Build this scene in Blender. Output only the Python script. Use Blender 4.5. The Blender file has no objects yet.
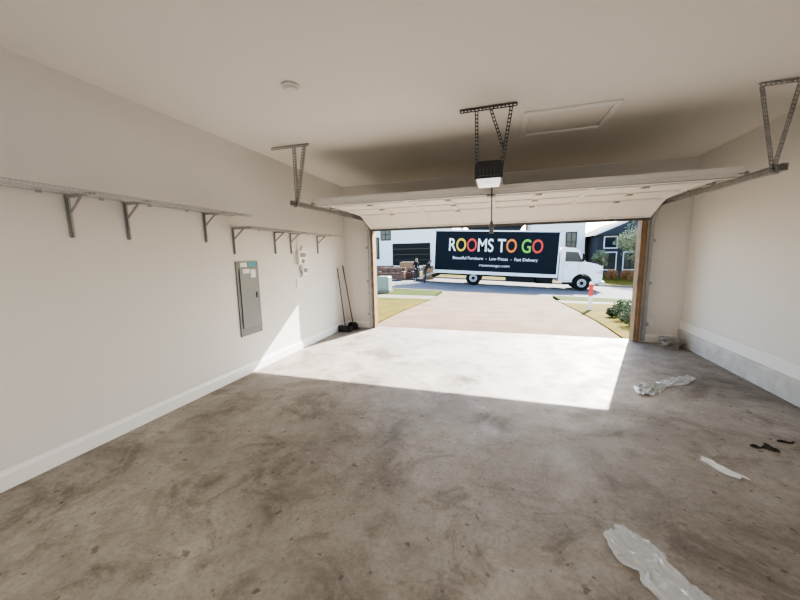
import bpy, bmesh, math, random
import numpy as np
from mathutils import Vector, Matrix, noise
random.seed(7)
S = bpy.context.scene
COL = bpy.context.collection

# ------------------------------------------------------------------ materials
def mat(name, col, rough=0.6, metal=0.0, noise_scale=None, amt=0.12, bump=0.0, bump_scale=None, emis=0.0, trans=0.0, spec=None, detail=6):
    m = bpy.data.materials.new(name); m.use_nodes = True
    nt = m.node_tree; b = nt.nodes["Principled BSDF"]
    c = (*col, 1.0)
    b.inputs["Base Color"].default_value = c
    b.inputs["Roughness"].default_value = rough
    b.inputs["Metallic"].default_value = metal
    if spec is not None: b.inputs["Specular IOR Level"].default_value = spec
    if trans: b.inputs["Transmission Weight"].default_value = trans
    if emis:
        b.inputs["Emission Color"].default_value = c; b.inputs["Emission Strength"].default_value = emis
    tc = nt.nodes.new("ShaderNodeTexCoord")
    if noise_scale:
        n = nt.nodes.new("ShaderNodeTexNoise"); n.inputs["Scale"].default_value = noise_scale; n.inputs["Detail"].default_value = detail
        nt.links.new(tc.outputs["Object"], n.inputs["Vector"])
        r = nt.nodes.new("ShaderNodeValToRGB")
        r.color_ramp.elements[0].position = 0.3; r.color_ramp.elements[1].position = 0.7
        r.color_ramp.elements[0].color = (*[max(0, x*(1-amt)) for x in col], 1)
        r.color_ramp.elements[1].color = (*[min(1, x*(1+amt)) for x in col], 1)
        nt.links.new(n.outputs["Fac"], r.inputs[0]); nt.links.new(r.outputs[0], b.inputs["Base Color"])
    if bump:
        n2 = nt.nodes.new("ShaderNodeTexNoise"); n2.inputs["Scale"].default_value = bump_scale or 80; n2.inputs["Detail"].default_value = 3
        nt.links.new(tc.outputs["Object"], n2.inputs["Vector"])
        bp = nt.nodes.new("ShaderNodeBump"); bp.inputs["Strength"].default_value = bump; bp.inputs["Distance"].default_value = 0.01
        nt.links.new(n2.outputs["Fac"], bp.inputs["Height"]); nt.links.new(bp.outputs[0], b.inputs["Normal"])
    return m

def floor_mat():
    m = bpy.data.materials.new("stained_concrete"); m.use_nodes = True
    nt = m.node_tree; N = nt.nodes; L = nt.links; b = N["Principled BSDF"]
    tc = N.new("ShaderNodeTexCoord")
    def nz(scale, det, rough=0.6, dist=0.0):
        n = N.new("ShaderNodeTexNoise"); n.inputs["Scale"].default_value = scale; n.inputs["Detail"].default_value = det
        n.inputs["Roughness"].default_value = rough; n.inputs["Distortion"].default_value = dist
        L.new(tc.outputs["Object"], n.inputs["Vector"]); return n
    def ramp(src, p0, c0, p1, c1):
        r = N.new("ShaderNodeValToRGB"); e = r.color_ramp.elements
        e[0].position = p0; e[0].color = (*c0, 1); e[1].position = p1; e[1].color = (*c1, 1)
        L.new(src, r.inputs[0]); return r
    def mul(a, bb, f):
        x = N.new("ShaderNodeMixRGB"); x.blend_type = 'MULTIPLY'; x.inputs[0].default_value = f
        L.new(a, x.inputs[1]); L.new(bb, x.inputs[2]); return x
    base = ramp(nz(0.8, 8, 0.62, 0.8).outputs["Fac"], 0.34, (0.215, 0.188, 0.158), 0.66, (0.40, 0.362, 0.318))
    mid = ramp(nz(5.5, 10, 0.78, 0.3).outputs["Fac"], 0.36, (0.66, 0.63, 0.59), 0.58, (1, 1, 1))
    m1 = mul(base.outputs[0], mid.outputs[0], 0.8)
    fine = ramp(nz(38, 6, 0.8).outputs["Fac"], 0.36, (0.74, 0.72, 0.70), 0.56, (1, 1, 1))
    m2 = mul(m1.outputs[0], fine.outputs[0], 0.8)
    v = N.new("ShaderNodeTexVoronoi"); v.inputs["Scale"].default_value = 3.1
    wn = nz(9, 4); ad = N.new("ShaderNodeMixRGB"); ad.inputs[0].default_value = 0.06
    L.new(tc.outputs["Object"], ad.inputs[1]); L.new(wn.outputs["Color"], ad.inputs[2]); L.new(ad.outputs[0], v.inputs["Vector"])
    sp = ramp(v.outputs["Distance"], 0.03, (0.35, 0.31, 0.28), 0.075, (1, 1, 1))
    m3 = mul(m2.outputs[0], sp.outputs[0], 0.6)
    bl = ramp(nz(1.9, 9, 0.75, 0.8).outputs["Fac"], 0.36, (0.48, 0.44, 0.40), 0.49, (1, 1, 1))
    m3 = mul(m3.outputs[0], bl.outputs[0], 0.8)
    sn0 = ramp(nz(16, 3, 0.5).outputs["Fac"], 0.30, (0.45, 0.40, 0.36), 0.35, (1, 1, 1)); m3 = mul(m3.outputs[0], sn0.outputs[0], 0.8)
    for rot, pos in ((0.9, 0.66), (-0.5, 0.68)):
        mp = N.new("ShaderNodeMapping"); mp.inputs["Scale"].default_value = (1.2, 11, 1); mp.inputs["Rotation"].default_value = (0, 0, rot)
        L.new(tc.outputs["Object"], mp.inputs["Vector"])
        sn = N.new("ShaderNodeTexNoise"); sn.inputs["Scale"].default_value = 2.4; sn.inputs["Detail"].default_value = 8; sn.inputs["Roughness"].default_value = .7; L.new(mp.outputs[0], sn.inputs["Vector"])
        sr = ramp(sn.outputs["Fac"], pos, (1, 1, 1), pos + 0.05, (1.4, 1.4, 1.4)); m3 = mul(m3.outputs[0], sr.outputs[0], 0.6)
    vc = N.new("ShaderNodeTexVoronoi"); vc.feature = 'DISTANCE_TO_EDGE'; vc.inputs["Scale"].default_value = 0.45
    ad2 = N.new("ShaderNodeMixRGB"); ad2.inputs[0].default_value = 0.18; wn2 = nz(2.2, 6)
    L.new(tc.outputs["Object"], ad2.inputs[1]); L.new(wn2.outputs["Color"], ad2.inputs[2]); L.new(ad2.outputs[0], vc.inputs["Vector"])
    cr = ramp(vc.outputs["Distance"], 0.0, (0.6, 0.56, 0.52), 0.0025, (1, 1, 1)); m3 = mul(m3.outputs[0], cr.outputs[0], 0.3)
    # rust/oil spot on the slab just inside the door
    vm = N.new("ShaderNodeVectorMath"); vm.operation = 'DISTANCE'; vm.inputs[1].default_value = (-0.39, 4.02, 0.0)
    L.new(tc.outputs["Object"], vm.inputs[0])
    sb = N.new("ShaderNodeMath"); sb.operation = 'MULTIPLY_ADD'; sb.inputs[1].default_value = 0.55
    sn9 = nz(7, 6, 0.7); L.new(sn9.outputs["Fac"], sb.inputs[0]); L.new(vm.outputs["Value"], sb.inputs[2])
    rs = ramp(sb.outputs[0], 0.33, (0.17, 0.095, 0.04), 0.50, (1, 1, 1))
    m5 = mul(m3.outputs[0], rs.outputs[0], 0.95)
    L.new(m5.outputs[0], b.inputs["Base Color"])
    rr = ramp(nz(3, 6).outputs["Fac"], 0.3, (0.5, 0.5, 0.5), 0.7, (0.75, 0.75, 0.75)); L.new(rr.outputs[0], b.inputs["Roughness"])
    bp = N.new("ShaderNodeBump"); bp.inputs["Strength"].default_value = 0.12; bp.inputs["Distance"].default_value = 0.01
    L.new(nz(30, 8).outputs["Fac"], bp.inputs["Height"]); L.new(bp.outputs[0], b.inputs["Normal"])
    return m

def lawn_mat(name, c0, c1):
    m = bpy.data.materials.new(name); m.use_nodes = True
    nt = m.node_tree; N = nt.nodes; L = nt.links; b = N["Principled BSDF"]; b.inputs["Roughness"].default_value = 1.0; b.inputs["Specular IOR Level"].default_value = 0.1
    tc = N.new("ShaderNodeTexCoord"); n = N.new("ShaderNodeTexNoise"); n.inputs["Scale"].default_value = 1.3; n.inputs["Detail"].default_value = 10; n.inputs["Roughness"].default_value = 0.75
    L.new(tc.outputs["Object"], n.inputs["Vector"]); r = N.new("ShaderNodeValToRGB")
    r.color_ramp.elements[0].position = 0.38; r.color_ramp.elements[0].color = (*c0, 1)
    r.color_ramp.elements[1].position = 0.6; r.color_ramp.elements[1].color = (*c1, 1)
    L.new(n.outputs["Fac"], r.inputs[0]); L.new(r.outputs[0], b.inputs["Base Color"])
    bp = N.new("ShaderNodeBump"); bp.inputs["Strength"].default_value = 0.5; n2 = N.new("ShaderNodeTexNoise"); n2.inputs["Scale"].default_value = 40
    L.new(tc.outputs["Object"], n2.inputs["Vector"]); L.new(n2.outputs["Fac"], bp.inputs["Height"]); L.new(bp.outputs[0], b.inputs["Normal"])
    return m

M_wall = mat("painted_drywall", (0.735, 0.717, 0.685), 0.75, bump=0.12, bump_scale=120)
M_ceil = mat("ceiling_paint", (0.81, 0.785, 0.745), 0.8, bump=0.12, bump_scale=100)
M_trim = mat("white_trim", (0.86, 0.855, 0.84), 0.4)
M_floor = floor_mat()
M_conc = mat("stem_concrete", (0.58, 0.57, 0.55), 0.9, noise_scale=6, amt=0.15, bump=0.3, bump_scale=40)
M_drive = mat("driveway_concrete", (0.155, 0.108, 0.068), 0.95, noise_scale=1.5, amt=0.2, bump=0.2, bump_scale=60, spec=.2)
M_walk = mat("sidewalk_concrete", (0.18, 0.15, 0.115), 0.95, noise_scale=2, amt=0.12, spec=.2)
M_street = mat("street_concrete", (0.16, 0.15, 0.15), 0.95, noise_scale=0.8, amt=0.12, spec=.2)
M_lawnL = lawn_mat("lawn_grass", (0.050, 0.060, 0.003), (0.135, 0.092, 0.008))
M_verge = lawn_mat("green_grass", (0.022, 0.050, 0.003), (0.055, 0.070, 0.006))
M_wood = mat("stained_jamb_wood", (0.25, 0.17, 0.10), 0.6, noise_scale=8, amt=0.25)
M_galv = mat("galvanised_steel", (0.34, 0.34, 0.34), 0.45, 0.5, noise_scale=15, amt=0.15)
M_brk = mat("shelf_bracket_steel", (0.36, 0.36, 0.355), 0.45, 0.2)
M_dsteel = mat("dark_steel", (0.10, 0.10, 0.10), 0.5, 0.4)
M_black = mat("black_plastic", (0.012, 0.012, 0.014), 0.4)
M_door = mat("door_panel_paint", (0.76, 0.74, 0.70), 0.5)
M_wirew = mat("coated_wire", (0.50, 0.50, 0.49), 0.4)
M_grey = mat("panel_grey_enamel", (0.145, 0.155, 0.16), 0.45)
M_grey2 = mat("panel_door_enamel", (0.17, 0.182, 0.187), 0.4)
M_label = mat("label_paper", (0.75, 0.78, 0.78), 0.6)
M_teal = mat("label_teal", (0.03, 0.35, 0.45), 0.6)
M_whitepl = mat("white_plastic", (0.80, 0.80, 0.78), 0.35)
M_lens = mat("lamp_lens", (0.85, 0.85, 0.82), 0.3, emis=0.4)
M_plastic = mat("plastic_film", (0.88, 0.91, 0.94), 0.14, trans=0.45)
M_stone = mat("grey_tile_stone", (0.30, 0.28, 0.25), 0.85, noise_scale=12, amt=0.3)
M_soil = mat("dirt_clump", (0.045, 0.042, 0.038), 0.95, noise_scale=30, amt=0.4, spec=.2)
M_red = mat("red_paint", (0.62, 0.05, 0.04), 0.5)

# ------------------------------------------------------------------ mesh builder
class MB:
    def __init__(s): s.v=[]; s.f=[]; s.m=[]; s.sm=[]
    def add(s, vs, fs, m=0, smooth=False):
        o=len(s.v); s.v += [tuple(p) for p in vs]
        for f in fs: s.f.append([i+o for i in f]); s.m.append(m); s.sm.append(smooth)
    def box(s, x0,x1,y0,y1,z0,z1,m=0):
        vs=[(x0,y0,z0),(x1,y0,z0),(x1,y1,z0),(x0,y1,z0),(x0,y0,z1),(x1,y0,z1),(x1,y1,z1),(x0,y1,z1)]
        s.add(vs,[(0,3,2,1),(4,5,6,7),(0,1,5,4),(1,2,6,5),(2,3,7,6),(3,0,4,7)],m)
    def beam(s,p0,p1,w,t,up=(0,0,1),m=0):
        p0=Vector(p0);p1=Vector(p1);d=(p1-p0).normalized();u=Vector(up)
        side=d.cross(u)
        if side.length<1e-4: side=d.cross(Vector((1,0,0)))
        side.normalize();u=side.cross(d).normalized()
        a=side*w/2;b=u*t/2
        vs=[p0-a-b,p0+a-b,p0+a+b,p0-a+b,p1-a-b,p1+a-b,p1+a+b,p1-a+b]
        s.add(vs,[(0,3,2,1),(4,5,6,7),(0,1,5,4),(1,2,6,5),(2,3,7,6),(3,0,4,7)],m)
    def cyl(s,p0,p1,r0,r1=None,n=16,m=0,smooth=True):
        r1=r0 if r1 is None else r1
        p0=Vector(p0);p1=Vector(p1);d=(p1-p0).normalized()
        a=d.orthogonal().normalized();b=d.cross(a)
        vs=[];fs=[]
        for k in range(n):
            t=2*math.pi*k/n;q=a*math.cos(t)+b*math.sin(t)
            vs.append(p0+q*r0);vs.append(p1+q*r1)
        for k in range(n):
            i=2*k;j=2*((k+1)%n);fs.append((i,j,j+1,i+1))
        s.add(vs,fs,m,smooth)
        s.add([vs[2*k] for k in range(n)],[tuple(range(n))[::-1]],m)
        s.add([vs[2*k+1] for k in range(n)],[tuple(range(n))],m)
    def prism(s,poly,y0,y1,m=0):
        n=len(poly)
        vs=[(x,y0,z) for x,z in poly]+[(x,y1,z) for x,z in poly]
        fs=[tuple(range(n)),tuple(range(2*n-1,n-1,-1))]
        for i in range(n):
            j=(i+1)%n; fs.append((i,i+n,j+n,j))
        s.add(vs,fs,m)
    def perf(s,p0,p1,w,up,t=0.003,pitch=0.035,m=0):
        p0=Vector(p0);p1=Vector(p1);d=(p1-p0);Ln=d.length;d.normalize();u=Vector(up)
        side=d.cross(u).normalized()
        o=side*(w*0.36)
        s.beam(p0-o,p1-o,w*0.28,t,up,m);s.beam(p0+o,p1+o,w*0.28,t,up,m)
        n=max(2,int(Ln/pitch))
        for i in range(n+1):
            c=p0+d*(Ln*i/n); s.beam(c-d*pitch*0.2,c+d*pitch*0.2,w*0.5,t,up,m)
    def sphere(s,c,r,sc=(1,1,1),n=12,m=0):
        vs=[];fs=[];c=Vector(c)
        for i in range(n+1):
            th=math.pi*i/n
            for j in range(2*n):
                ph=math.pi*j/n
                vs.append(c+Vector((r*sc[0]*math.sin(th)*math.cos(ph),r*sc[1]*math.sin(th)*math.sin(ph),r*sc[2]*math.cos(th))))
        for i in range(n):
            for j in range(2*n):
                a=i*2*n+j;b=i*2*n+(j+1)%(2*n); fs.append((a,a+2*n,b+2*n,b))
        s.add(vs,fs,m,True)
    def obj(s,name,mats,bevel=0,parent=None,loc=(0,0,0),rot=(0,0,0),fixn=True):
        me=bpy.data.meshes.new(name); me.from_pydata(s.v,[],s.f)
        for mm in mats: me.materials.append(mm)
        for p,mi,sm in zip(me.polygons,s.m,s.sm): p.material_index=mi; p.use_smooth=sm
        if fixn:
            bm=bmesh.new();bm.from_mesh(me);bmesh.ops.remove_doubles(bm,verts=bm.verts,dist=1e-6);bmesh.ops.recalc_face_normals(bm,faces=bm.faces);bm.to_mesh(me);bm.free()
        o=bpy.data.objects.new(name,me);COL.objects.link(o);o.location=loc;o.rotation_euler=rot
        if bevel:
            b=o.modifiers.new("b",'BEVEL');b.width=bevel;b.segments=2;b.limit_method='ANGLE';b.harden_normals=False
        if parent: o.parent=parent
        return o

# ------------------------------------------------------------------ room
XL,XR,YD,YB,H=-3.268,2.889,6.546,-2.4,3.008
DX0,DX1,DH=-2.64,2.24,2.13
T=0.16
b=MB();b.box(XL-T,XR+T,YB-T,YD+T,-0.15,0);b.obj("floor",[M_floor])
b=MB();b.box(XL-T,XR+T,YB-T,YD+T,H,H+0.2);b.obj("ceiling",[M_ceil])
b=MB();b.box(XL-T,XL,YB-T,YD+T,0,H);b.obj("wall_left",[M_wall])
b=MB();b.box(XR,XR+T,YB-T,YD+T,0,H);b.obj("wall_right",[M_wall])
b=MB();b.box(XL,XR,YB-T,YB,0,H);b.obj("wall_rear",[M_wall])
b=MB();b.box(XL,DX0,YD,YD+T,0,H);b.box(DX1,XR,YD,YD+T,0,H);b.box(DX0,DX1,YD,YD+T,DH,H);b.obj("wall_front",[M_wall])
def baseboard(name,x0,x1,y0,y1,h=0.14,side='L'):
    b=MB()
    prof=[(0,0),(0.016,0),(0.016,h-0.035),(0.010,h-0.02),(0.006,h),(0,h)]
    vs=[];n=len(prof)
    for e in (0,1):
        for d,z in prof:
            if side=='L': vs.append((x0+d,(y0,y1)[e],z))
            elif side=='F': vs.append(((x0,x1)[e],y1-d,z))
            elif side=='B': vs.append(((x0,x1)[e],y0+d,z))
    fs=[tuple(range(n)),tuple(range(2*n-1,n-1,-1))]+[(i,i+n,(i+1)%n+n,(i+1)%n) for i in range(n)]
    b.add(vs,fs);return b.obj(name,[M_trim])
baseboard("baseboard_left",XL,XL,YB,YD,side='L')
baseboard("baseboard_front",XL+0.016,DX0-0.05,YD,YD,side='F')
baseboard("baseboard_front.001",DX1+0.07,XR-0.045,YD,YD,side='F')
baseboard("baseboard_rear",XL+0.016,XR-0.045,YB,YB,side='B')
b=MB();b.box(XR-0.045,XR,YB,YD,0,0.25);b.obj("trim_stem_wall",[M_conc],bevel=0.006)
b=MB();b.box(XR-0.02,XR,YB,YD,0.25,0.385);b.box(XR-0.03,XR,YB,YD,0.385,0.405);b.obj("baseboard_right",[M_trim],bevel=0.004)
b=MB()
b.box(DX0,DX0+0.035,YD-0.01,YD+T+0.02,0,DH);b.box(DX1-0.035,DX1,YD-0.01,YD+T+0.02,0,DH);b.box(DX0,DX1,YD-0.01,YD+T+0.02,DH-0.035,DH)
b.box(DX0-0.045,DX0,YD-0.03,YD-0.001,0,DH);b.box(DX1,DX1+0.045,YD-0.03,YD-0.001,0,DH)
b.obj("trim_door_jamb",[M_wood],bevel=0.003)

# ------------------------------------------------------------------ garage door (raised)
path=[(4.25,2.325),(4.79,2.325),(5.33,2.325),(5.87,2.305),(6.385,2.085)]
gx0,gx1=-2.575,2.255
b=MB()
for i in range(4):
    (y0,z0),(y1,z1)=path[i],path[i+1]
    d=Vector((0,y1-y0,z1-z0)).normalized();nrm=Vector((0,-d.z,d.y))
    A=Vector((0,y0,z0))+d*0.004;B=Vector((0,y1,z1))-d*0.004
    def slab(x0,x1,s0,s1,n0,n1,m=0):
        c=[]
        for n in (n0,n1):
            for s_ in (s0,s1):
                for x in (x0,x1): c.append(Vector((x,0,0))+A+d*s_+nrm*n)
        b.add(c,[(0,1,3,2),(4,6,7,5),(0,4,5,1),(2,3,7,6),(0,2,6,4),(1,5,7,3)],m)
    Ls=(B-A).length
    slab(gx0,gx1,0,Ls,0.012,0.05)
    slab(gx0,gx1,0,0.05,-0.002,0.012);slab(gx0,gx1,Ls-0.05,Ls,-0.002,0.012)
    for k in range(9):
        xc=gx0+0.04+(gx1-gx0-0.08)*k/8
        slab(xc-0.035,xc+0.035,0.05,Ls-0.05,-0.002,0.012)
    if i<3:
        for k in range(1,8,2):
            xc=gx0+0.04+(gx1-gx0-0.08)*k/8
            b.box(xc-0.035,xc+0.035,y1-0.07,y1+0.07,z1-0.010,z1-0.003,1)
            b.cyl((xc-0.04,y1,z1-0.012),(xc+0.04,y1,z1-0.012),0.008,m=1,n=8)
    for xs,sx in ((gx0,-1),(gx1,1)):
        b.cyl((xs-0.02*sx,y0+0.04,z0-0.012),(xs+0.05*sx,y0+0.04,z0-0.012),0.006,m=1,n=8)
        b.cyl((xs+0.04*sx,y0+0.04,z0-0.012),(xs+0.06*sx,y0+0.04,z0-0.012),0.023,m=1,n=14)
b.box(gx0+0.02,gx1-0.02,4.28,4.36,2.275,2.281,0);b.box(gx0+0.02,gx1-0.02,4.28,4.286,2.275,2.325,0);b.box(gx0+0.02,gx1-0.02,4.354,4.36,2.275,2.325,0)
b.box(gx0,gx1,6.365,6.40,2.05,2.09,2)
b.box(-0.2,-0.1,4.27,4.42,2.255,2.275,1)
b.obj("garage_door",[M_door,M_galv,M_dsteel])

def track(name,x,sx):
    b=MB()
    pts=[Vector((x,6.47,0.04)),Vector((x,6.47,1.95))]
    for k in range(1,9):
        a=math.pi/2*k/8; pts.append(Vector((x,6.47-0.33*(1-math.cos(a)),1.95+0.33*math.sin(a))))
    pts.append(Vector((x,3.85,2.27)))
    for p,q in zip(pts[:-1],pts[1:]):
        d=(q-p).normalized();n=Vector((0,-d.z,d.y))
        e=d*0.004
        b.beam(p-e+Vector((sx*0.022,0,0)),q+e+Vector((sx*0.022,0,0)),0.004,0.062,n)
        b.beam(p-e+n*0.03,q+e+n*0.03,0.044,0.004,n)
        b.beam(p-e-n*0.03,q+e-n*0.03,0.044,0.004,n)
    for z in (0.3,1.0,1.7): b.box(min(x,x+sx*0.06),max(x,x+sx*0.06),6.44,6.542,z,z+0.05)
    b.perf((x+sx*0.035,6.5,2.32),(x+sx*0.035,5.2,2.32),0.035,(1,0,0))
    yh=3.93
    if sx<0: xa,xb,t1,t2,xbt=x-0.30,x+0.25,x+0.02,x+0.17,x+0.02
    else:    xa,xb,t1,t2,xbt=x-0.20,x+0.12,x-0.18,x+0.08,x-0.03
    b.perf((xa,yh,H-0.004),(xb,yh,H-0.004),0.035,(0,0,1));b.perf((xa,yh-0.018,H-0.02),(xb,yh-0.018,H-0.02),0.035,(0,1,0))
    bot=(xbt,yh,2.24)
    for tx in (t1,t2):
        b.perf((tx,yh,H-0.03),bot,0.036,(0,1,0))
        b.perf((tx+0.016,yh+0.017,H-0.03),(bot[0]+0.016,yh+0.017,bot[2]),0.032,(1,0,0))
    b.box(bot[0]-0.03,bot[0]+0.03,yh-0.03,yh+0.03,2.225,2.24)
    return b.obj(name,[M_galv])
track("garage_door_track",-2.66,-1);track("garage_door_track",2.325,1)
b=MB();b.cyl((-2.55,6.42,2.62),(2.2,6.42,2.62),0.0125,m=0)
for x0,x1 in ((-1.1,-0.2),(-0.1,0.8)):
    n=60
    for i in range(n): b.cyl((x0+(x1-x0)*i/n,6.42,2.62),(x0+(x1-x0)*(i+0.6)/n,6.42,2.62),0.03,m=1,n=12)
for x in (-2.5,2.15): b.cyl((x-0.03,6.42,2.62),(x+0.03,6.42,2.62),0.06,m=0,n=20)
for x in (-2.54,-0.15,2.19): b.box(x-0.01,x+0.01,6.40,6.542,2.56,2.68)
b.obj("torsion_spring_shaft",[M_galv,M_dsteel])

# ------------------------------------------------------------------ opener
b=MB()
mx0,mx1,my0,my1,mz0,mz1=-0.285,-0.015,3.50,3.86,2.30,2.47
b.prism([(mx0,mz0),(mx1,mz0),(mx1+0.0,mz1-0.03),(mx1-0.03,mz1),(mx0+0.03,mz1),(mx0,mz1-0.03)],my0,my1,0)
b.prism([(mx0+0.02,mz0+0.002),(mx0+0.035,mz0-0.055),(mx1-0.035,mz0-0.055),(mx1-0.02,mz0+0.002)],my0-0.012,my0+0.16,1)
b.box(mx0+0.03,mx1-0.03,my0-0.004,my0,mz0+0.03,mz0+0.035,3)
for k in range(5): b.box(mx0+0.05+k*0.035,mx0+0.055+k*0.035,my0-0.003,my0,mz0+0.05,mz0+0.11,3)
b.box(-0.165,-0.135,my1-0.05,6.52,2.445,2.48,2);b.box(-0.175,-0.125,6.50,6.542,2.40,2.52,2)
b.box(-0.175,-0.125,4.22,4.34,2.42,2.445,0)
b.beam((-0.15,4.28,2.42),(-0.15,4.36,2.27),0.03,0.006,(1,0,0),2)
yh=3.60
b.perf((-0.44,yh,H-0.004),(0.10,yh,H-0.004),0.038,(0,0,1),m=3);b.perf((-0.44,yh-0.018,H-0.022),(0.10,yh-0.018,H-0.022),0.036,(0,1,0),m=3)
b.perf((-0.28,yh,H-0.03),(-0.27,yh,mz1-0.06),0.034,(0,1,0),m=3)
b.perf((0.05,yh,H-0.03),(-0.03,yh,mz1-0.06),0.034,(0,1,0),m=3)
b.perf((-0.14,yh+0.02,H-0.03),(-0.02,yh+0.02,2.62),0.03,(0,1,0),m=3)
b.beam((-0.29,yh,mz1+0.01),(-0.01,yh,mz1+0.01),0.03,0.006,(0,0,1),3)
b.cyl((-0.14,4.24,2.42),(-0.135,4.24,1.93),0.007,m=0,n=8)
b.cyl((-0.175,4.24,1.90),(-0.095,4.24,1.90),0.014,m=4,n=10);b.cyl((-0.135,4.24,1.95),(-0.135,4.24,1.81),0.018,0.028,m=4,n=10)
b.obj("garage_door_opener",[M_black,M_lens,M_dsteel,M_dsteel,M_grey2])

# ------------------------------------------------------------------ ceiling items
b=MB();hx0,hx1,hy0,hy1=0.18,1.07,3.86,4.58
w=0.055;HH=H-0.001
b.box(hx0,hx1,hy0,hy0+w,HH-0.022,HH);b.box(hx0,hx1,hy1-w,hy1,HH-0.022,HH);b.box(hx0,hx0+w,hy0+w,hy1-w,HH-0.022,HH);b.box(hx1-w,hx1,hy0+w,hy1-w,HH-0.022,HH)
b.box(hx0+w+0.01,hx1-w-0.01,hy0+w+0.01,hy1-w-0.01,HH-0.006,HH,1)
b.obj("attic_access_hatch",[M_trim,M_ceil],bevel=0.004)
b=MB();b.cyl((-1.75,2.62,HH),(-1.75,2.62,H-0.02),0.075,0.075,n=32);b.cyl((-1.75,2.62,H-0.02),(-1.75,2.62,H-0.042),0.066,0.05,n=32);b.cyl((-1.75,2.62,H-0.042),(-1.75,2.62,H-0.046),0.02,0.018,n=16)
b.obj("smoke_detector",[M_whitepl])

# ------------------------------------------------------------------ shelves on left wall
def wire_shelf(name,y0,y1,z,legs,depth=0.32):
    b=MB();xw=XL+0.012;xo=XL+depth
    for x,zz,r in ((xw,z,0.004),(xo,z,0.005),(xo,z-0.028,0.005),((xw+xo)/2,z-0.005,0.0035)):
        b.cyl((x,y0,zz),(x,y1,zz),r,n=6)
    n=int((y1-y0)/0.027)
    for i in range(n+1):
        y=y0+(y1-y0)*i/n
        b.beam((xw,y,z+0.003),(xo,y,z+0.003),0.0035,0.0035)
        b.beam((xo,y,z+0.003),(xo,y,z-0.03),0.0035,0.0035,(1,0,0))
    for y in legs:
        b.perf((XL+0.005,y,z-0.005),(XL+0.005,y,z-0.33),0.036,(1,0,0),t=0.006,m=1)
        b.beam((XL+0.012,y,z-0.02),(XL+0.012,y,z-0.33),0.006,0.022,(1,0,0),1)
        b.beam((XL+0.005,y,z-0.016),(xo-0.01,y,z-0.016),0.028,0.022,(0,0,1),1)
        b.beam((XL+0.012,y,z-0.15),(XL+0.17,y,z-0.025),0.010,0.018,(0,0,1),1)
    for i in range(int((y1-y0)/0.4)+1):
        b.box(XL+.001,XL+0.018,y0+0.1+i*0.4,y0+0.13+i*0.4,z-0.012,z+0.018,1)
    return b.obj(name,[M_wirew,M_brk])
wire_shelf("wire_shelf",0.3,3.42,2.085,[0.97,1.78,2.2,3.03])
wire_shelf("wire_shelf",3.40,5.85,1.95,[3.44,4.24,4.63,5.44])

b=MB();y0,y1,z0,z1=3.43,3.83,0.53,1.52
b.box(XL,XL+0.014,y0,y1,z0,z1,0);b.box(XL+0.014,XL+0.024,y0+0.045,y1-0.045,z0+0.10,z1-0.09,1)
b.box(XL+0.024,XL+0.032,y1-0.085,y1-0.06,1.02,1.10,3)
for z in (0.75,1.3): b.cyl((XL+0.02,y0+0.045,z-0.04),(XL+0.02,y0+0.045,z+0.04),0.008,m=0,n=8)
b.box(XL+0.014,XL+0.016,y0+0.07,y0+0.19,1.445,1.505,2);b.box(XL+0.014,XL+0.016,y0+0.22,y0+0.34,1.45,1.505,4)
b.box(XL+0.024,XL+0.0255,y0+0.1,y0+0.22,1.36,1.42,2);b.box(XL+0.024,XL+0.0255,y0+0.24,y0+0.33,1.30,1.41,2)
for yy in (y0+0.02,y1-0.02):
    for zz in (z0+0.03,z1-0.03): b.cyl((XL+0.014,yy,zz),(XL+0.018,yy,zz),0.006,m=3,n=8)
b.obj("electrical_panel",[M_grey,M_grey2,M_label,M_black,M_teal],bevel=0.002)
b=MB()
b.box(XL,XL+0.06,4.76,4.98,1.44,1.66,0);b.box(XL+0.06,XL+0.066,4.79,4.95,1.56,1.63,1);b.cyl((XL+0.06,4.87,1.49),(XL+0.075,4.87,1.49),0.035,m=2,n=20)
b.cyl((XL+0.015,4.80,1.66),(XL+0.015,4.80,1.90),0.006,m=0,n=8);b.cyl((XL+0.015,4.88,1.66),(XL+0.015,4.92,1.75),0.006,m=3,n=8)
b.obj("irrigation_controller",[M_whitepl,M_grey,M_grey2,M_black],bevel=0.006)
b=MB();b.box(XL,XL+0.035,4.88,5.05,1.25,1.41,0);b.box(XL+0.035,XL+0.04,4.91,5.02,1.30,1.37,1)
cp=[Vector((XL+.02,4.86,1.43))+Vector((0,-.05*math.sin(t*.9)-.02*t*.2,-.03*t)) for t in range(8)]
for p,q in zip(cp[:-1],cp[1:]): b.cyl(p,q,0.006,m=2,n=6)
b.obj("transformer_box",[M_whitepl,M_grey2,M_black],bevel=0.003)
b=MB();b.box(XL,XL+0.01,4.72,4.90,1.05,1.22,0)
for yy in (4.765,4.855): b.box(XL+0.01,XL+0.014,yy-0.02,yy+0.02,1.09,1.18,1)
b.obj("outlet_plate",[M_whitepl,M_label],bevel=0.003)
b=MB();b.box(2.40,2.475,YD-0.008,YD,0.29,0.41,0)
for z in (0.325,0.375): b.box(2.42,2.455,YD-0.011,YD-0.007,z-0.014,z+0.014,1)
b.obj("wall_outlet",[M_whitepl,M_label],bevel=0.002)

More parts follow.
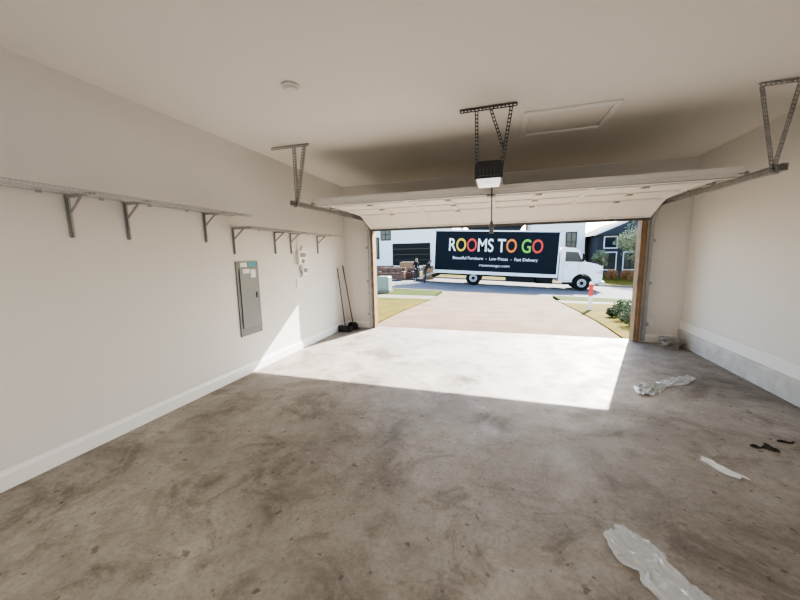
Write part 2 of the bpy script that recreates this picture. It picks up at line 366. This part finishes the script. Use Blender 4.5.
b=MB()
b.cyl((-3.02,6.30,0.16),(-3.235,6.36,1.36),0.013,0.013,m=0,n=12)
b.prism([(-3.14,0.09),(-2.90,0.09),(-2.95,0.16),(-3.09,0.16)],6.28,6.33,1)
for i in range(26):
    x=-3.13+0.22*i/25; b.beam((x,6.305+random.uniform(-.01,.01),0.10),(x+random.uniform(-.03,.03),6.305+random.uniform(-.02,.02),0.002),0.009,0.02,(0,1,0),1)
b.obj("broom",[M_dsteel,M_black])
b=MB()
b.cyl((-3.12,6.14,0.10),(-3.245,6.14,1.32),0.011,m=0,n=12)
b.box(-3.24,-2.98,6.06,6.08,0,0.13,1);b.box(-3.24,-2.98,6.08,6.22,0,0.012,1);b.box(-3.24,-3.228,6.06,6.22,0,0.11,1);b.box(-2.992,-2.98,6.06,6.22,0,0.11,1)
b.obj("lobby_dustpan",[M_dsteel,M_black])

b=MB();z=0
for i in range(8):
    ox,oy=random.uniform(-.04,.03),random.uniform(-.03,.03);w_=0.25+random.uniform(-.03,.03);hh=0.02
    a=random.uniform(-.4,.4);c=Vector((2.66+ox,6.26+oy,z+hh/2))
    b.beam(c-Vector((math.cos(a),math.sin(a),0))*w_/2,c+Vector((math.cos(a),math.sin(a),0))*w_/2,w_*0.75,hh,(0,0,1),0);z+=hh+0.001
b.obj("paver_stack",[M_stone],bevel=0.004)

# ------------------------------------------------------------------ litter
def crumple(name,pts,wids,height,seed,nx=90,ny=30):
    """thin film lying on the slab: smooth lengthwise folds plus a few sharp creases"""
    P=[Vector((x,y,0)) for x,y in pts];n=len(P);vs=[];fs=[]
    for i in range(nx):
        t=i/(nx-1)*(n-1);k=min(n-2,int(t));u=t-k
        p0=P[max(0,k-1)];p1=P[k];p2=P[k+1];p3=P[min(n-1,k+2)]
        c=0.5*((2*p1)+(p2-p0)*u+(2*p0-5*p1+4*p2-p3)*u*u+(3*p1-p0-3*p2+p3)*u**3)
        d=(p2-p1).normalized();s_=Vector((-d.y,d.x,0))
        wd=wids[k]*(1-u)+wids[k+1]*u
        for j in range(ny):
            v=j/(ny-1)-0.5
            edge=1+0.30*noise.noise(Vector((t*2.3,seed+(7 if v>0 else 0),0)))+.10*noise.noise(Vector((t*7,seed+(3 if v>0 else 0),4)))
            q=c+s_*v*wd*edge+d*0.05*noise.noise(Vector((v*4,seed+3,t)))
            pp=Vector((t*1.3,v*wd*26,seed))
            f1=max(0,1-abs(noise.noise(pp))*3.2);pc=q*9+Vector((0,0,seed));f2=max(0,1-abs(noise.noise(pc))*5)
            e=1-(2*abs(v))**4*0.85
            z=height*(0.55*f1**1.5+0.30*f2+0.12*(1+noise.noise(pc*.5)))*e+0.003
            vs.append((q.x,q.y,z))
    for i in range(nx-1):
        for j in range(ny-1):
            a=i*ny+j;fs.append((a,a+ny,a+ny+1,a+1))
    b=MB();b.add(vs,fs,0,True);return b.obj(name,[M_plastic])
crumple("plastic_wrap",[(1.52,4.05),(1.62,4.24),(1.80,4.42),(2.02,4.58),(2.26,4.78)],[.10,.26,.13,.20,.10],0.05,3.3,nx=120,ny=40)
crumple("plastic_bag",[(0.64,1.95),(0.71,1.83),(0.79,1.67),(0.87,1.50),(1.0,1.3)],[.13,.25,.21,.28,.2],0.042,8.1,nx=170,ny=60)
crumple("paper_scrap",[(1.49,2.88),(1.54,2.78),(1.62,2.67)],[.06,.10,.07],0.014,5.5,nx=30,ny=12)
def clump(name,c,r,seed):
    b=MB();b.sphere((0,0,0),r,(1.2,.9,.7),12);o=b.obj(name,[M_soil])
    for v in o.data.vertices:
        k=noise.noise(v.co*40+Vector((seed,0,0)))+.6*noise.noise(v.co*90+Vector((seed,0,0)));v.co=v.co*(1+0.9*k)
        v.co.z=max(v.co.z,-r*.4)
    o.location=(c[0],c[1],r*.4);return o
for i in range(5):
    clump("dirt_clump",(1.96+0.035*i*random.uniform(.6,1.2),3.15+random.uniform(-.03,.03)),random.uniform(.012,.028),i)
for i in range(4): clump("dirt_clump",(2.20+0.03*i,3.33+random.uniform(-.03,.04)),random.uniform(.010,.022),i+20)

# ------------------------------------------------------------------ outdoors terrain
def sm(a,b_,v):
    t=max(0,min(1,(v-a)/(b_-a)));return t*t*(3-2*t)
def g(x,y):
    xc=max(-16,min(16,x))
    return -0.02-0.30*sm(6.8,15,y)-0.20*sm(15,22,y)-0.046*(xc+1.9)*sm(11,20,y)+0.15*sm(27,34,y)
def patch(name,x0,x1,y0,y1,dz,m,step=0.8,thick=0.12):
    nx=max(2,int((x1-x0)/step)+1);ny=max(2,int((y1-y0)/step)+1);vs=[];fs=[]
    for i in range(nx):
        for j in range(ny):
            x=x0+(x1-x0)*i/(nx-1);y=y0+(y1-y0)*j/(ny-1);vs.append((x,y,g(x,y)+dz))
    for i in range(nx-1):
        for j in range(ny-1):
            a=i*ny+j;fs.append((a,a+ny,a+ny+1,a+1))
    b=MB();b.add(vs,fs)
    def skirt(idx):
        vv=[vs[k] for k in idx]+[(vs[k][0],vs[k][1],vs[k][2]-thick) for k in idx];n=len(idx)
        b.add(vv,[(k,k+1,k+1+n,k+n) for k in range(n-1)])
    skirt([i*ny for i in range(nx)]);skirt([i*ny+ny-1 for i in range(nx)]);skirt(list(range(ny)));skirt([(nx-1)*ny+j for j in range(ny)])
    return b.obj(name,[m])
Y0=YD+T
for k,(a,c) in enumerate([(Y0+0.022,9.6),(9.62,12.0),(12.02,14.4),(14.42,16.75)]): patch("driveway",-2.75,2.12,a,c,0.0,M_drive)
patch("lawn",-26,-2.77,Y0,13.2,0.02,M_lawnL);patch("lawn",2.14,26,Y0,13.2,0.02,M_lawnL)
patch("sidewalk",-26,-2.77,13.2,14.4,0.015,M_walk);patch("sidewalk",2.14,26,13.2,14.4,0.015,M_walk)
patch("verge_grass",-26,-2.9,14.4,16.6,0.02,M_verge);patch("verge_grass",2.3,26,14.4,16.6,0.02,M_verge)
patch("street_curb",-26,-2.9,16.6,16.8,0.03,M_walk);patch("street_curb",2.3,26,16.6,16.8,0.03,M_walk)
patch("street",-45,45,16.8,27.5,-0.08,M_street,step=1.5)
patch("street_curb",-45,45,27.5,27.75,0.03,M_walk,step=1.5)
patch("lawn_far",-45,45,27.75,75,0.02,M_lawnL,step=2)
patch("driveway_far",-13.5,-7.5,27.76,37.9,0.035,M_walk)

M_leaf=mat("shrub_leaves",(0.035,0.06,0.012),0.7,noise_scale=8,amt=0.5)
M_leaf2=mat("tree_leaves_autumn",(0.22,0.24,0.13),0.7,noise_scale=3,amt=0.5)
M_leaf3=mat("autumn_shrub_leaves",(0.25,0.11,0.03),0.7,noise_scale=3,amt=0.5)
M_bark=mat("tree_bark",(0.10,0.07,0.05),0.9,noise_scale=20,amt=0.3)
def leaves(b,c,r,n,size,m,sq=0.8):
    c=Vector(c)
    for _ in range(n):
        d=Vector((random.gauss(0,1),random.gauss(0,1),random.gauss(0,1))).normalized()
        p=c+Vector((d.x*r,d.y*r,d.z*r*sq))*(0.45+0.55*random.random())
        a=Vector((random.gauss(0,1),random.gauss(0,1),random.gauss(0,1))).normalized();q=a.orthogonal().normalized()
        s_=size*random.uniform(.6,1.3)
        b.add([p-a*s_,p+q*s_*.45,p+a*s_,p-q*s_*.45],[(0,1,2,3)],m)
def shrub(name,x,y,r,mleaf,n=500,size=0.035):
    b=MB();z=g(x,y)+.02
    for k in range(7):
        a=random.uniform(0,6.28);b.cyl((x,y,z),(x+math.cos(a)*r*.6,y+math.sin(a)*r*.6,z+r*1.1),0.01,0.004,n=6,m=1)
    leaves(b,(x,y,z+r*0.85),r,n,size,0)
    return b.obj(name,[mleaf,M_bark],fixn=False)
for (x,y_,r) in ((2.62,8.0,0.22),(2.75,8.8,0.25),(3.0,9.6,0.26),(2.66,9.3,0.15),(3.2,8.7,0.25)): shrub("garden_shrub",x,y_,r,M_leaf)
def tree(name,x,y,h,r,mleaf,n=2600):
    b=MB();z=g(x,y)
    b.cyl((x,y,z),(x+.1,y,z+h*.5),0.10,0.06,n=10,m=1)
    for k in range(9):
        a=k*0.7;t=h*(.35+.04*k);e=Vector((x+math.cos(a)*r*.7,y+math.sin(a)*r*.7,z+t+r*.6))
        b.cyl((x+.07,y,z+t),e,0.035,0.01,n=6,m=1);leaves(b,e,r*.5,n//12,0.09,0)
    leaves(b,(x,y,z+h*.75),r,n//3,0.09,0,1.1)
    return b.obj(name,[mleaf,M_bark],fixn=False)
tree("street_tree",11.3,33,4.4,1.8,M_leaf2,5200);tree("street_tree",8.8,35.5,2.6,0.6,M_leaf2,1200)
for x in (9.0,10.2,12.2): shrub("hedge_shrub",x,32.5,0.55,M_leaf3,500,0.09)

b=MB();z=g(-5.45,14.9)+.02;M_util=mat("utility_green",(0.20,0.26,0.20),0.6)
b.box(-5.8,-5.1,14.75,15.35,z-0.05,z+0.12,1);b.prism([(-5.75,z+.12),(-5.15,z+.12),(-5.15,z+.72),(-5.2,z+.78),(-5.7,z+.78),(-5.75,z+.72)],14.8,15.3,0);b.box(-5.7,-5.2,14.79,14.8,z+.2,z+.65,0)
b.obj("utility_cabinet",[M_util,M_walk],bevel=0.01)
b=MB();px_,py_=2.50,10.8;z=g(px_,py_)+.02
b.box(px_-.05,px_+.05,py_-.02,py_+.02,z-0.03,z+.80,0);b.box(px_-.053,px_+.053,py_-.023,py_+.023,z+.42,z+.76,1);b.prism([(px_-.05,z+.80),(px_+.05,z+.80),(px_,z+.84)],py_-.02,py_+.02,0)
b.obj("marker_post",[M_whitepl,M_red])

# ------------------------------------------------------------------ truck
M_tbox=mat("truck_box_dark",(0.005,0.009,0.015),0.7,spec=0.15)
M_tw=mat("truck_white_paint",(0.75,0.76,0.77),0.35)
M_tire=mat("tyre_rubber",(0.010,0.010,0.010),0.9,spec=.2)
M_rim=mat("wheel_rim",(0.40,0.40,0.41),0.4,0.4)
M_glass=mat("dark_glass",(0.01,0.02,0.03),0.12)
M_chas=mat("chassis_black",(0.012,0.012,0.012),0.7,spec=.2)
M_lamp=mat("amber_lamp",(0.8,0.25,0.03),0.3)
truck=bpy.data.objects.new("box_truck",None);COL.objects.link(truck);truck.location=(-1.9,23,-0.60);truck.rotation_euler=(0,math.radians(2.7),0)
b=MB()
b.box(-2.75,5.2,0.0,2.5,0.86,3.68,0)
for x0,x1 in ((-2.78,-2.70),(5.15,5.23)): b.box(x0,x1,-0.02,2.52,0.84,3.70,1)
b.box(-2.78,5.23,-0.02,0.03,3.62,3.71,1);b.box(-2.78,5.23,2.47,2.52,3.62,3.71,1);b.box(-2.78,5.23,0.0,2.5,3.68,3.70,1)
b.box(-2.78,5.23,-0.025,0.04,0.76,0.97,1);b.box(-2.78,5.23,2.46,2.525,0.76,0.97,1)
b.box(-2.76,-2.74,0.1,2.4,0.95,3.6,1)
b.obj("cargo_box",[M_tbox,M_tw],parent=truck)
b=MB();b.box(-2.6,7.4,0.75,0.85,0.60,0.78);b.box(-2.6,7.4,1.65,1.75,0.60,0.78)
for x in np.arange(-2.4,5,0.6): b.box(x,x+.08,0.1,2.4,0.70,0.78)
b.box(-2.9,-2.7,0.2,2.3,0.42,0.60)
b.box(2.1,4.2,0.12,0.14,0.40,0.74);b.box(3.9,5.0,0.12,0.6,0.38,0.78);b.cyl((4.0,0.35,0.58),(5.0,0.35,0.58),0.25,n=20)
b.cyl((0,0.2,0.5),(0,2.3,0.5),0.08,n=10);b.cyl((6.7,0.3,0.5),(6.7,2.2,0.5),0.06,n=10)
b.obj("chassis",[M_chas],parent=truck)
def wheel(name,x,yc,w):
    b=MB();b.cyl((x,yc-w/2,.49),(x,yc+w/2,.49),.49,n=36);b.cyl((x,yc-w/2-.005,.49),(x,yc+w/2+.005,.49),.43,n=36)
    b.cyl((x,yc-w/2-.012,.49),(x,yc-w/2,.49),.25,.27,n=30,m=1);b.cyl((x,yc-w/2-.05,.49),(x,yc-w/2-.01,.49),.10,.12,n=16,m=0)
    for k in range(8):
        a=k*math.pi/4;b.cyl((x+.18*math.cos(a),yc-w/2-.03,.49+.18*math.sin(a)),(x+.18*math.cos(a),yc-w/2-.01,.49+.18*math.sin(a)),.03,n=8,m=0)
    b.obj(name,[M_tire,M_rim],parent=truck)
wheel("wheel_1",0,.3,.5);wheel("wheel_2",0,2.2,.5);wheel("wheel_3",6.7,.35,.28);wheel("wheel_4",6.7,2.15,.28)
arch=[(6.7+.60*math.cos(a),.49+.60*math.sin(a)) for a in np.linspace(math.pi*.98,math.pi*.02,14)]
cab=[(5.32,.52)]+arch+[(7.72,.52),(7.80,.62),(7.80,1.35),(7.72,1.60),(7.45,1.72),(6.78,1.84),(6.40,2.52),(6.22,2.66),(5.45,2.70),(5.32,2.62)]
b=MB();b.prism(cab,0.16,2.34,0)
b.prism([(5.62,1.82),(6.62,1.82),(6.33,2.42),(5.62,2.45)],0.150,0.162,1);b.prism([(5.62,1.82),(6.62,1.82),(6.33,2.42),(5.62,2.45)],2.338,2.352,1)
b.beam((6.80,1.25,1.90),(6.44,1.25,2.49),1.95,0.02,(1,0,0),1)
for x in (5.55,6.42): b.box(x,x+.012,.154,.162,.62,1.80,2)
b.box(5.55,6.43,.154,.162,.60,.612,2);b.box(5.70,5.82,.13,.16,1.55,1.58,2)
b.box(5.55,6.15,0.05,0.2,.38,.50,2)
b.box(7.62,7.95,.12,2.38,.42,.66,3)
b.box(7.79,7.82,.75,1.75,.80,1.45,2);b.box(7.60,7.80,.152,.166,1.10,1.36,3);b.cyl((7.5,.14,1.22),(7.5,.16,1.22),.05,n=12,m=4)
b.box(6.55,6.66,-.10,.02,1.85,2.35,2);b.beam((6.6,.0,2.1),(6.55,.2,1.9),.03,.03,(0,0,1),2)
for k in range(5): b.box(5.6+.02,5.68,.5+k*.35,.56+k*.35,2.69,2.74,4)
b.obj("cab",[M_tw,M_glass,M_chas,M_rim,M_lamp],bevel=0.02,parent=truck)
def em(n,c): return mat(n,c,0.5)
tm=[em("letter_white",(0.80,0.80,0.80)),em("letter_yellow",(0.75,0.50,0.02)),em("letter_red",(0.65,0.03,0.02)),em("letter_orange",(0.75,0.18,0.01)),em("letter_green",(0.12,0.48,0.04))]
def text(name,body,x0,x1,z0,z1,cols=None):
    cu=bpy.data.curves.new(name,'FONT');cu.body=body;cu.extrude=0.004;cu.offset=0.012 if cols else 0.004
    for m_ in tm: cu.materials.append(m_)
    if cols:
        for i,c in enumerate(cols): cu.body_format[i].material_index=c
    o=bpy.data.objects.new(name,cu);COL.objects.link(o);bpy.context.view_layer.update()
    d=o.dimensions;bb=[Vector(c) for c in o.bound_box];mnx=min(v.x for v in bb);mny=min(v.y for v in bb)
    sx=(x1-x0)/d.x;sy=(z1-z0)/d.y
    o.scale=(sx,sy,1);o.rotation_euler=(math.pi/2,0,0);o.location=(x0-mnx*sx,-0.008,z0-mny*sy);o.parent=truck
text("lettering_main","ROOMS TO GO",-1.75,4.25,2.28,3.16,[0,1,2,0,0,0,0,3,0,4,2])
text("lettering_tagline","Beautiful Furniture  -  Low Prices  -  Fast Delivery",-1.45,4.0,1.68,1.94)
text("lettering_web","roomstogo.com",0.35,2.3,1.26,1.44)
b=MB();b.beam((-2.75,1.55,.72),(-4.3,1.55,.10),1.5,.05,(0,0,1),0);b.beam((-2.75,.82,.76),(-4.3,.82,.14),.06,.12,(0,0,1),0);b.obj("loading_ramp",[M_galv],parent=truck)

# ------------------------------------------------------------------ furniture
M_sofa=mat("brown_leather",(0.10,0.045,0.025),0.5,noise_scale=6,amt=0.2)
M_card=mat("cardboard",(0.26,0.16,0.08),0.85)
def gz(x,y): return g(x,y)-0.08 if y<27.5 else g(x,y)+.035
def sofa(name,x,y,rot,w=1.9):
    b=MB();h=w/2
    b.box(-h,h,-.45,.45,.08,.42);b.box(-h,h,.22,.48,.35,.92);b.box(-h,-h+.24,-.46,.45,.1,.64);b.box(h-.24,h,-.46,.45,.1,.64)
    n=3 if w>1.5 else 1;cw=(w-.48)/n
    for k in range(n):
        x0=-h+.24+k*cw;b.box(x0+.01,x0+cw-.01,-.47,.22,.40,.54);b.box(x0+.01,x0+cw-.01,.10,.28,.52,.88)
    for sx in (-1,1):
        for sy in (-1,1): b.box(sx*(h-.1)-.03,sx*(h-.1)+.03,sy*.38-.03,sy*.38+.03,0,.1,1)
    return b.obj(name,[M_sofa,M_chas],bevel=0.04,loc=(x,y,gz(x,y)),rot=(0,0,rot))
sofa("sofa",-8.0,23.8,0.15,2.0);sofa("armchair",-6.85,25.2,-0.4,1.0);sofa("sofa",-9.6,26.0,-0.2,2.0)
def carton(name,x,y,w,d,h,rot):
    b=MB();b.box(-w/2,w/2,-d/2,d/2,0,h,0);b.box(-w/2-.003,w/2+.003,-.04,.04,h*.7,h+.004,1);b.box(-w/2,w/2,-.004,.004,h,h+.006,0)
    return b.obj(name,[M_card,M_label],bevel=.01,loc=(x,y,gz(x,y)),rot=(0,0,rot))
carton("cardboard_carton",-5.7,26.2,.9,.6,1.1,.2);carton("cardboard_carton",-7.5,26.6,1.2,.7,1.3,-.1)

# ------------------------------------------------------------------ houses across the street
M_stucco=mat("white_stucco",(0.84,0.85,0.87),0.9,noise_scale=3,amt=0.04)
M_navy=mat("dark_siding",(0.015,0.020,0.032),0.7)
M_roof=mat("shingle_roof",(0.04,0.04,0.045),0.9,noise_scale=6,amt=0.3)
def house(name,x0,x1,y0,y1,h,wallm,wins,gdoor=None,roofh=2.5,gable=False):
    b=MB();z=g((x0+x1)/2,y0)-.3
    b.box(x0,x1,y0,y1,z,z+h+.3,0)
    ov=.5;zt=z+h+.3
    if gable:
        b.prism([(x0-ov,zt-.1),(x1+ov,zt-.1),((x0+x1)/2,zt+roofh)],y0-ov,y1+ov,1);b.prism([(x0+.1,zt),(x1-.1,zt),((x0+x1)/2,zt+roofh-.35)],y0-ov-.03,y0-ov,0)
        b.beam((x0-ov,y0-ov-.05,zt-.05),((x0+x1)/2,y0-ov-.05,zt+roofh+.05),.04,.22,(0,0,1),4);b.beam((x1+ov,y0-ov-.05,zt-.05),((x0+x1)/2,y0-ov-.05,zt+roofh+.05),.04,.22,(0,0,1),4)
    else:
        vs=[(x0-ov,y0-ov,zt),(x1+ov,y0-ov,zt),(x1+ov,y1+ov,zt),(x0-ov,y1+ov,zt),((x0+x1)/2-(x1-x0)*.2,(y0+y1)/2,zt+roofh),((x0+x1)/2+(x1-x0)*.2,(y0+y1)/2,zt+roofh)]
        b.add(vs,[(0,1,5,4),(1,2,5),(2,3,4,5),(3,0,4),(0,3,2,1)],1)
        b.box(x0-ov,x1+ov,y0-ov-.02,y0-ov+.02,zt-.2,zt+.02,4)
    for (wx0,wx1,wz0,wz1) in wins:
        b.box(wx0-.1,wx1+.1,y0-.05,y0-.01,z+wz0-.1,z+wz1+.1,4 if wallm.name.startswith("dark") else 3);b.box(wx0,wx1,y0-.07,y0-.05,z+wz0,z+wz1,2)
        xm=(wx0+wx1)/2;b.box(xm-.03,xm+.03,y0-.09,y0-.07,z+wz0,z+wz1,3);zm=(wz0+wz1)/2;b.box(wx0,wx1,y0-.09,y0-.07,z+zm-.03,z+zm+.03,3)
    if gdoor:
        a,c,hh=gdoor;b.box(a-.12,c+.12,y0-.06,y0-.01,z+.3,z+hh+.45,4);b.box(a,c,y0-.08,y0-.05,z+.3,z+hh+.3,3)
        for k in range(1,4): b.box(a,c,y0-.09,y0-.075,z+.3+hh*k/4-.02,z+.3+hh*k/4+.02,2)
    return b.obj(name,[wallm,M_roof,M_glass,M_chas,M_tw])
house("house",-26,-5.5,38,50,5.6,M_stucco,[(-15.2,-14.4,1.2,3.6),(-6.9,-6.1,1.2,3.0),(-14.0,-12.9,3.4,4.6)],gdoor=(-12.6,-8.0,2.6))
house("house",3.0,8.4,40,50,6.2,M_stucco,[(4.2,5.3,1.3,3.2),(6.6,7.5,2.6,4.6),(6.6,7.5,1.0,2.2)])
house("house",8.9,15.5,37,48,4.2,M_navy,[(9.5,10.5,1.1,2.7),(11.2,12.2,1.1,2.7),(9.5,10.5,3.2,4.2)],roofh=1.6,gable=True)
house("house",-4.5,2.2,46,56,5.6,M_navy,[(-2,-1,3.5,4.8)])

# ------------------------------------------------------------------ people
M_skin=mat("skin",(0.30,0.17,0.11),0.6);M_shirt=mat("black_shirt",(0.012,0.012,0.015),0.9,noise_scale=20,amt=0.2);M_pants=mat("dark_trousers",(0.03,0.032,0.045),0.9);M_shoe=mat("shoes",(0.02,0.02,0.02),0.6);M_hair=mat("hair",(0.015,0.01,0.008),0.8);M_lips=mat("lips",(0.3,.09,.07),.5)
def skinned(verts,edges,radii,root,sub=2):
    me=bpy.data.meshes.new("t");me.from_pydata(verts,edges,[]);o=bpy.data.objects.new("t",me);COL.objects.link(o)
    s_=o.modifiers.new("s",'SKIN')
    for i,r in enumerate(radii):
        sv=me.skin_vertices[0].data[i];rr=r if isinstance(r,tuple) else (r,r);sv.radius=rr;sv.use_root=(i==root)
    s_.use_smooth_shade=True
    ss=o.modifiers.new("ss",'SUBSURF');ss.levels=sub
    bpy.context.view_layer.update();dg=bpy.context.evaluated_depsgraph_get();ev=o.evaluated_get(dg);m2=ev.to_mesh()
    vs=[tuple(v.co) for v in m2.vertices];fs=[tuple(p.vertices) for p in m2.polygons];ev.to_mesh_clear()
    bpy.data.objects.remove(o);return vs,fs
def person(name,loc,rot,lean=0.0,reach=False):
    def Lq(p):
        x,y,z=p
        if z<.93 or lean==0: return p
        dz=z-.93;return (x,y*math.cos(lean)-dz*math.sin(lean),.93+dz*math.cos(lean)+y*math.sin(lean))
    J=[(0,0,.95),(0,-.01,1.12),(0,-.02,1.30),(0,-.02,1.44),(0,-.03,1.53),
       (-.17,-.02,1.41),(-.25,.02,1.14),(-.24,-.20,1.00),
       (.17,-.02,1.41),(.26,.04,1.14),(.25,-.16,.98),
       (-.10,0,.88),(-.13,-.10,.50),(-.13,.04,.09),(-.14,-.12,.045),
       (.10,0,.88),(.13,.02,.49),(.14,.14,.09),(.15,-.02,.045)]
    if reach: J[6]=(-.22,-.22,1.24);J[7]=(-.18,-.44,1.34);J[9]=(.22,-.22,1.22);J[10]=(.18,-.44,1.32)
    J=[Lq(p) for p in J]
    E=[(0,1),(1,2),(2,3),(3,4),(3,5),(5,6),(6,7),(3,8),(8,9),(9,10),(0,11),(11,12),(12,13),(13,14),(0,15),(15,16),(16,17),(17,18)]
    Rr=[(.15,.11),(.135,.10),(.16,.115),(.10,.08),.055,.065,.045,.030,.065,.045,.030,.095,.062,.042,.035,.095,.062,.042,.035]
    vs,fs=skinned(J,E,Rr,0);b=MB()
    wl,wr=Vector(J[7]),Vector(J[10]);nk=(Vector(J[3])*.45+Vector(J[4])*.55);nd=(Vector(J[4])-Vector(J[3])).normalized()
    for f in fs:
        c=sum((Vector(vs[i]) for i in f),Vector())/len(f)
        if (c-nk).dot(nd)>0 and (c-nk).length<.13: m=0
        elif (c-wl).length<.06 or (c-wr).length<.06: m=0
        elif c.z<.09: m=3
        elif c.z<.98 and abs(c.x)<.215: m=2
        else: m=1
        b.add([vs[i] for i in f],[tuple(range(len(f)))],m,True)
    for w_,e_,sx in ((wl,Vector(J[6]),-1),(wr,Vector(J[9]),1)):
        d=(w_-e_).normalized();sd=Vector((1,0,0));dn=d.cross(sd).normalized()
        if dn.z>0: dn=-dn
        pc=w_+d*.05
        pv,pf=skinned([tuple(v) for v in (w_,pc,w_+d*.085)],[(0,1),(1,2)],[(.024,.024),(.040,.018),(.038,.015)],0,1)
        for f in pf: b.add([pv[i] for i in f],[tuple(range(len(f)))],0,True)
        for k,(off,ln) in enumerate(((-.030,.068),(-.010,.078),(.010,.072),(.030,.056))):
            p0=w_+d*.075+sd*off;p1=p0+d*ln*.45+dn*.004;p2=p1+d*ln*.3+dn*.018;p3=p2+d*ln*.1+dn*.022
            pv,pf=skinned([tuple(p) for p in (p0,p1,p2,p3)],[(0,1),(1,2),(2,3)],[.0095,.009,.008,.007],0,1)
            for f in pf: b.add([pv[i] for i in f],[tuple(range(len(f)))],0,True)
        p0=w_+d*.03-sd*sx*.025;p1=p0+d*.03-sd*sx*.025+dn*.01;p2=p1+d*.03-sd*sx*.006+dn*.01
        pv,pf=skinned([tuple(p) for p in (p0,p1,p2)],[(0,1),(1,2)],[.012,.010,.008],0,1)
        for f in pf: b.add([pv[i] for i in f],[tuple(range(len(f)))],0,True)
    hb=MB();n=16
    hb.sphere((0,0,0),.1,(.76,.98,1.18),n,0);hv=[]
    for v in hb.v:
        l=Vector(v)
        if l.z<0: l.x*=1+l.z*2.2
        if l.y<0 and abs(l.x)<.022 and -.035<l.z<.02: l.y-=.018*(1-abs(l.x)/.022)*(1 if l.z<-.01 else .5)
        if l.y<-.05 and .01<l.z<.035 and .015<abs(l.x)<.05: l.y+=.006
        hv.append(l)
    h2=MB()
    for f in hb.f:
        c=sum((hv[i] for i in f),Vector())/len(f)
        m=4 if (c.z>.06 or (c.y>.01 and c.z>-.05)) else 0
        h2.add([hv[i]*(1.06 if m==4 else 1) for i in f],[tuple(range(len(f)))],m,True)
    for sx in (-1,1):
        h2.sphere((sx*.030,-.083,.015),.011,(1,.7,.7),8,5);h2.sphere((sx*.030,-.091,.015),.005,(1,.6,1),6,4)
        h2.sphere((sx*.078,.005,-.005),.026,(.35,.7,1.1),8,0)
    h2.sphere((0,-.082,-.055),.019,(1.1,.4,.3),8,6)
    A=Matrix.Rotation(lean*.6,3,'X')
    hp=Vector(J[4])+nd*.09+Vector((0,-.015,0))
    for vi in range(len(h2.v)): h2.v[vi]=tuple(hp+A@Vector(h2.v[vi]))
    for f,m in zip(h2.f,h2.m): b.add([h2.v[i] for i in f],[tuple(range(len(f)))],m,True)
    return b.obj(name,[M_skin,M_shirt,M_pants,M_shoe,M_hair,M_whitepl,M_lips],loc=loc,rot=(0,0,rot))
person("delivery_man",(-5.95,23.2,gz(-5.95,23.2)-.01),0.9)
person("delivery_man",(-5.15,22.6,gz(-5.15,22.6)-.01),1.45,.5,True)

# ------------------------------------------------------------------ added fill lights, unseen behind the camera, shaped as ceiling fixtures
M_diff=mat("fill_light_diffuser",(0.9,0.9,0.88),0.4,emis=1.0)
def fill_light(name,x,y,power):
    root=bpy.data.objects.new(name,None);COL.objects.link(root);root.location=(x,y,H-.001)
    b=MB();b.box(-.62,.62,-.10,.10,-.02,0,0);b.prism([(-.60,-.02),(.60,-.02),(.58,-.07),(-.58,-.07)],-.09,.09,1);b.box(-.63,-.60,-.1,.1,-.075,0,0);b.box(.60,.63,-.1,.1,-.075,0,0)
    b.obj("fill_housing",[M_whitepl,M_diff],parent=root,bevel=.004)
    L=bpy.data.lights.new("fill_area",'AREA');L.shape='RECTANGLE';L.size=1.15;L.size_y=.17;L.energy=power;L.color=(1,.97,.93)
    o=bpy.data.objects.new("fill_area",L);COL.objects.link(o);o.parent=root;o.location=(0,0,-.08)
fill_light("added_fill_light",-1.2,-1.2,16);fill_light("added_fill_light",0.9,-1.2,16)  # no such lamps known; added to brighten the interior

# ------------------------------------------------------------------ sun + sky
sd=Vector((0.371,1.0,0.668)).normalized()
L=bpy.data.lights.new("sun",'SUN');L.energy=12.0;L.angle=0.009;L.color=(1,.95,.89)
o=bpy.data.objects.new("sun",L);COL.objects.link(o);o.rotation_euler=sd.to_track_quat('Z','Y').to_euler();o.location=(5,12,12)
W=bpy.data.worlds.new("sky");S.world=W;W.use_nodes=True;nt=W.node_tree
sk=nt.nodes.new("ShaderNodeTexSky");sk.sky_type='NISHITA';sk.sun_disc=False;sk.sun_elevation=math.asin(sd.z);sk.sun_rotation=math.atan2(sd.x,sd.y)
bg=nt.nodes["Background"];nt.links.new(sk.outputs[0],bg.inputs[0]);bg.inputs[1].default_value=0.32

# ------------------------------------------------------------------ camera
yaw,pit,rol,f=0.301,-0.137,-0.018,329.63
F=Vector((-math.sin(yaw)*math.cos(pit),math.cos(yaw)*math.cos(pit),math.sin(pit)));R=Vector((math.cos(yaw),math.sin(yaw),0));U=R.cross(F)
R2=R*math.cos(rol)+U*math.sin(rol);U2=-R*math.sin(rol)+U*math.cos(rol)
cam=bpy.data.cameras.new("camera");cam.sensor_width=36;cam.lens=f/800*36;cam.clip_start=.05;cam.clip_end=400
co=bpy.data.objects.new("camera",cam);COL.objects.link(co)
co.matrix_world=Matrix(((R2.x,U2.x,-F.x,0),(R2.y,U2.y,-F.y,0),(R2.z,U2.z,-F.z,1.573),(0,0,0,1)))
S.camera=co
S.view_settings.view_transform='AgX'
S.view_settings.look='AgX - Medium High Contrast'
S.view_settings.exposure=1.45
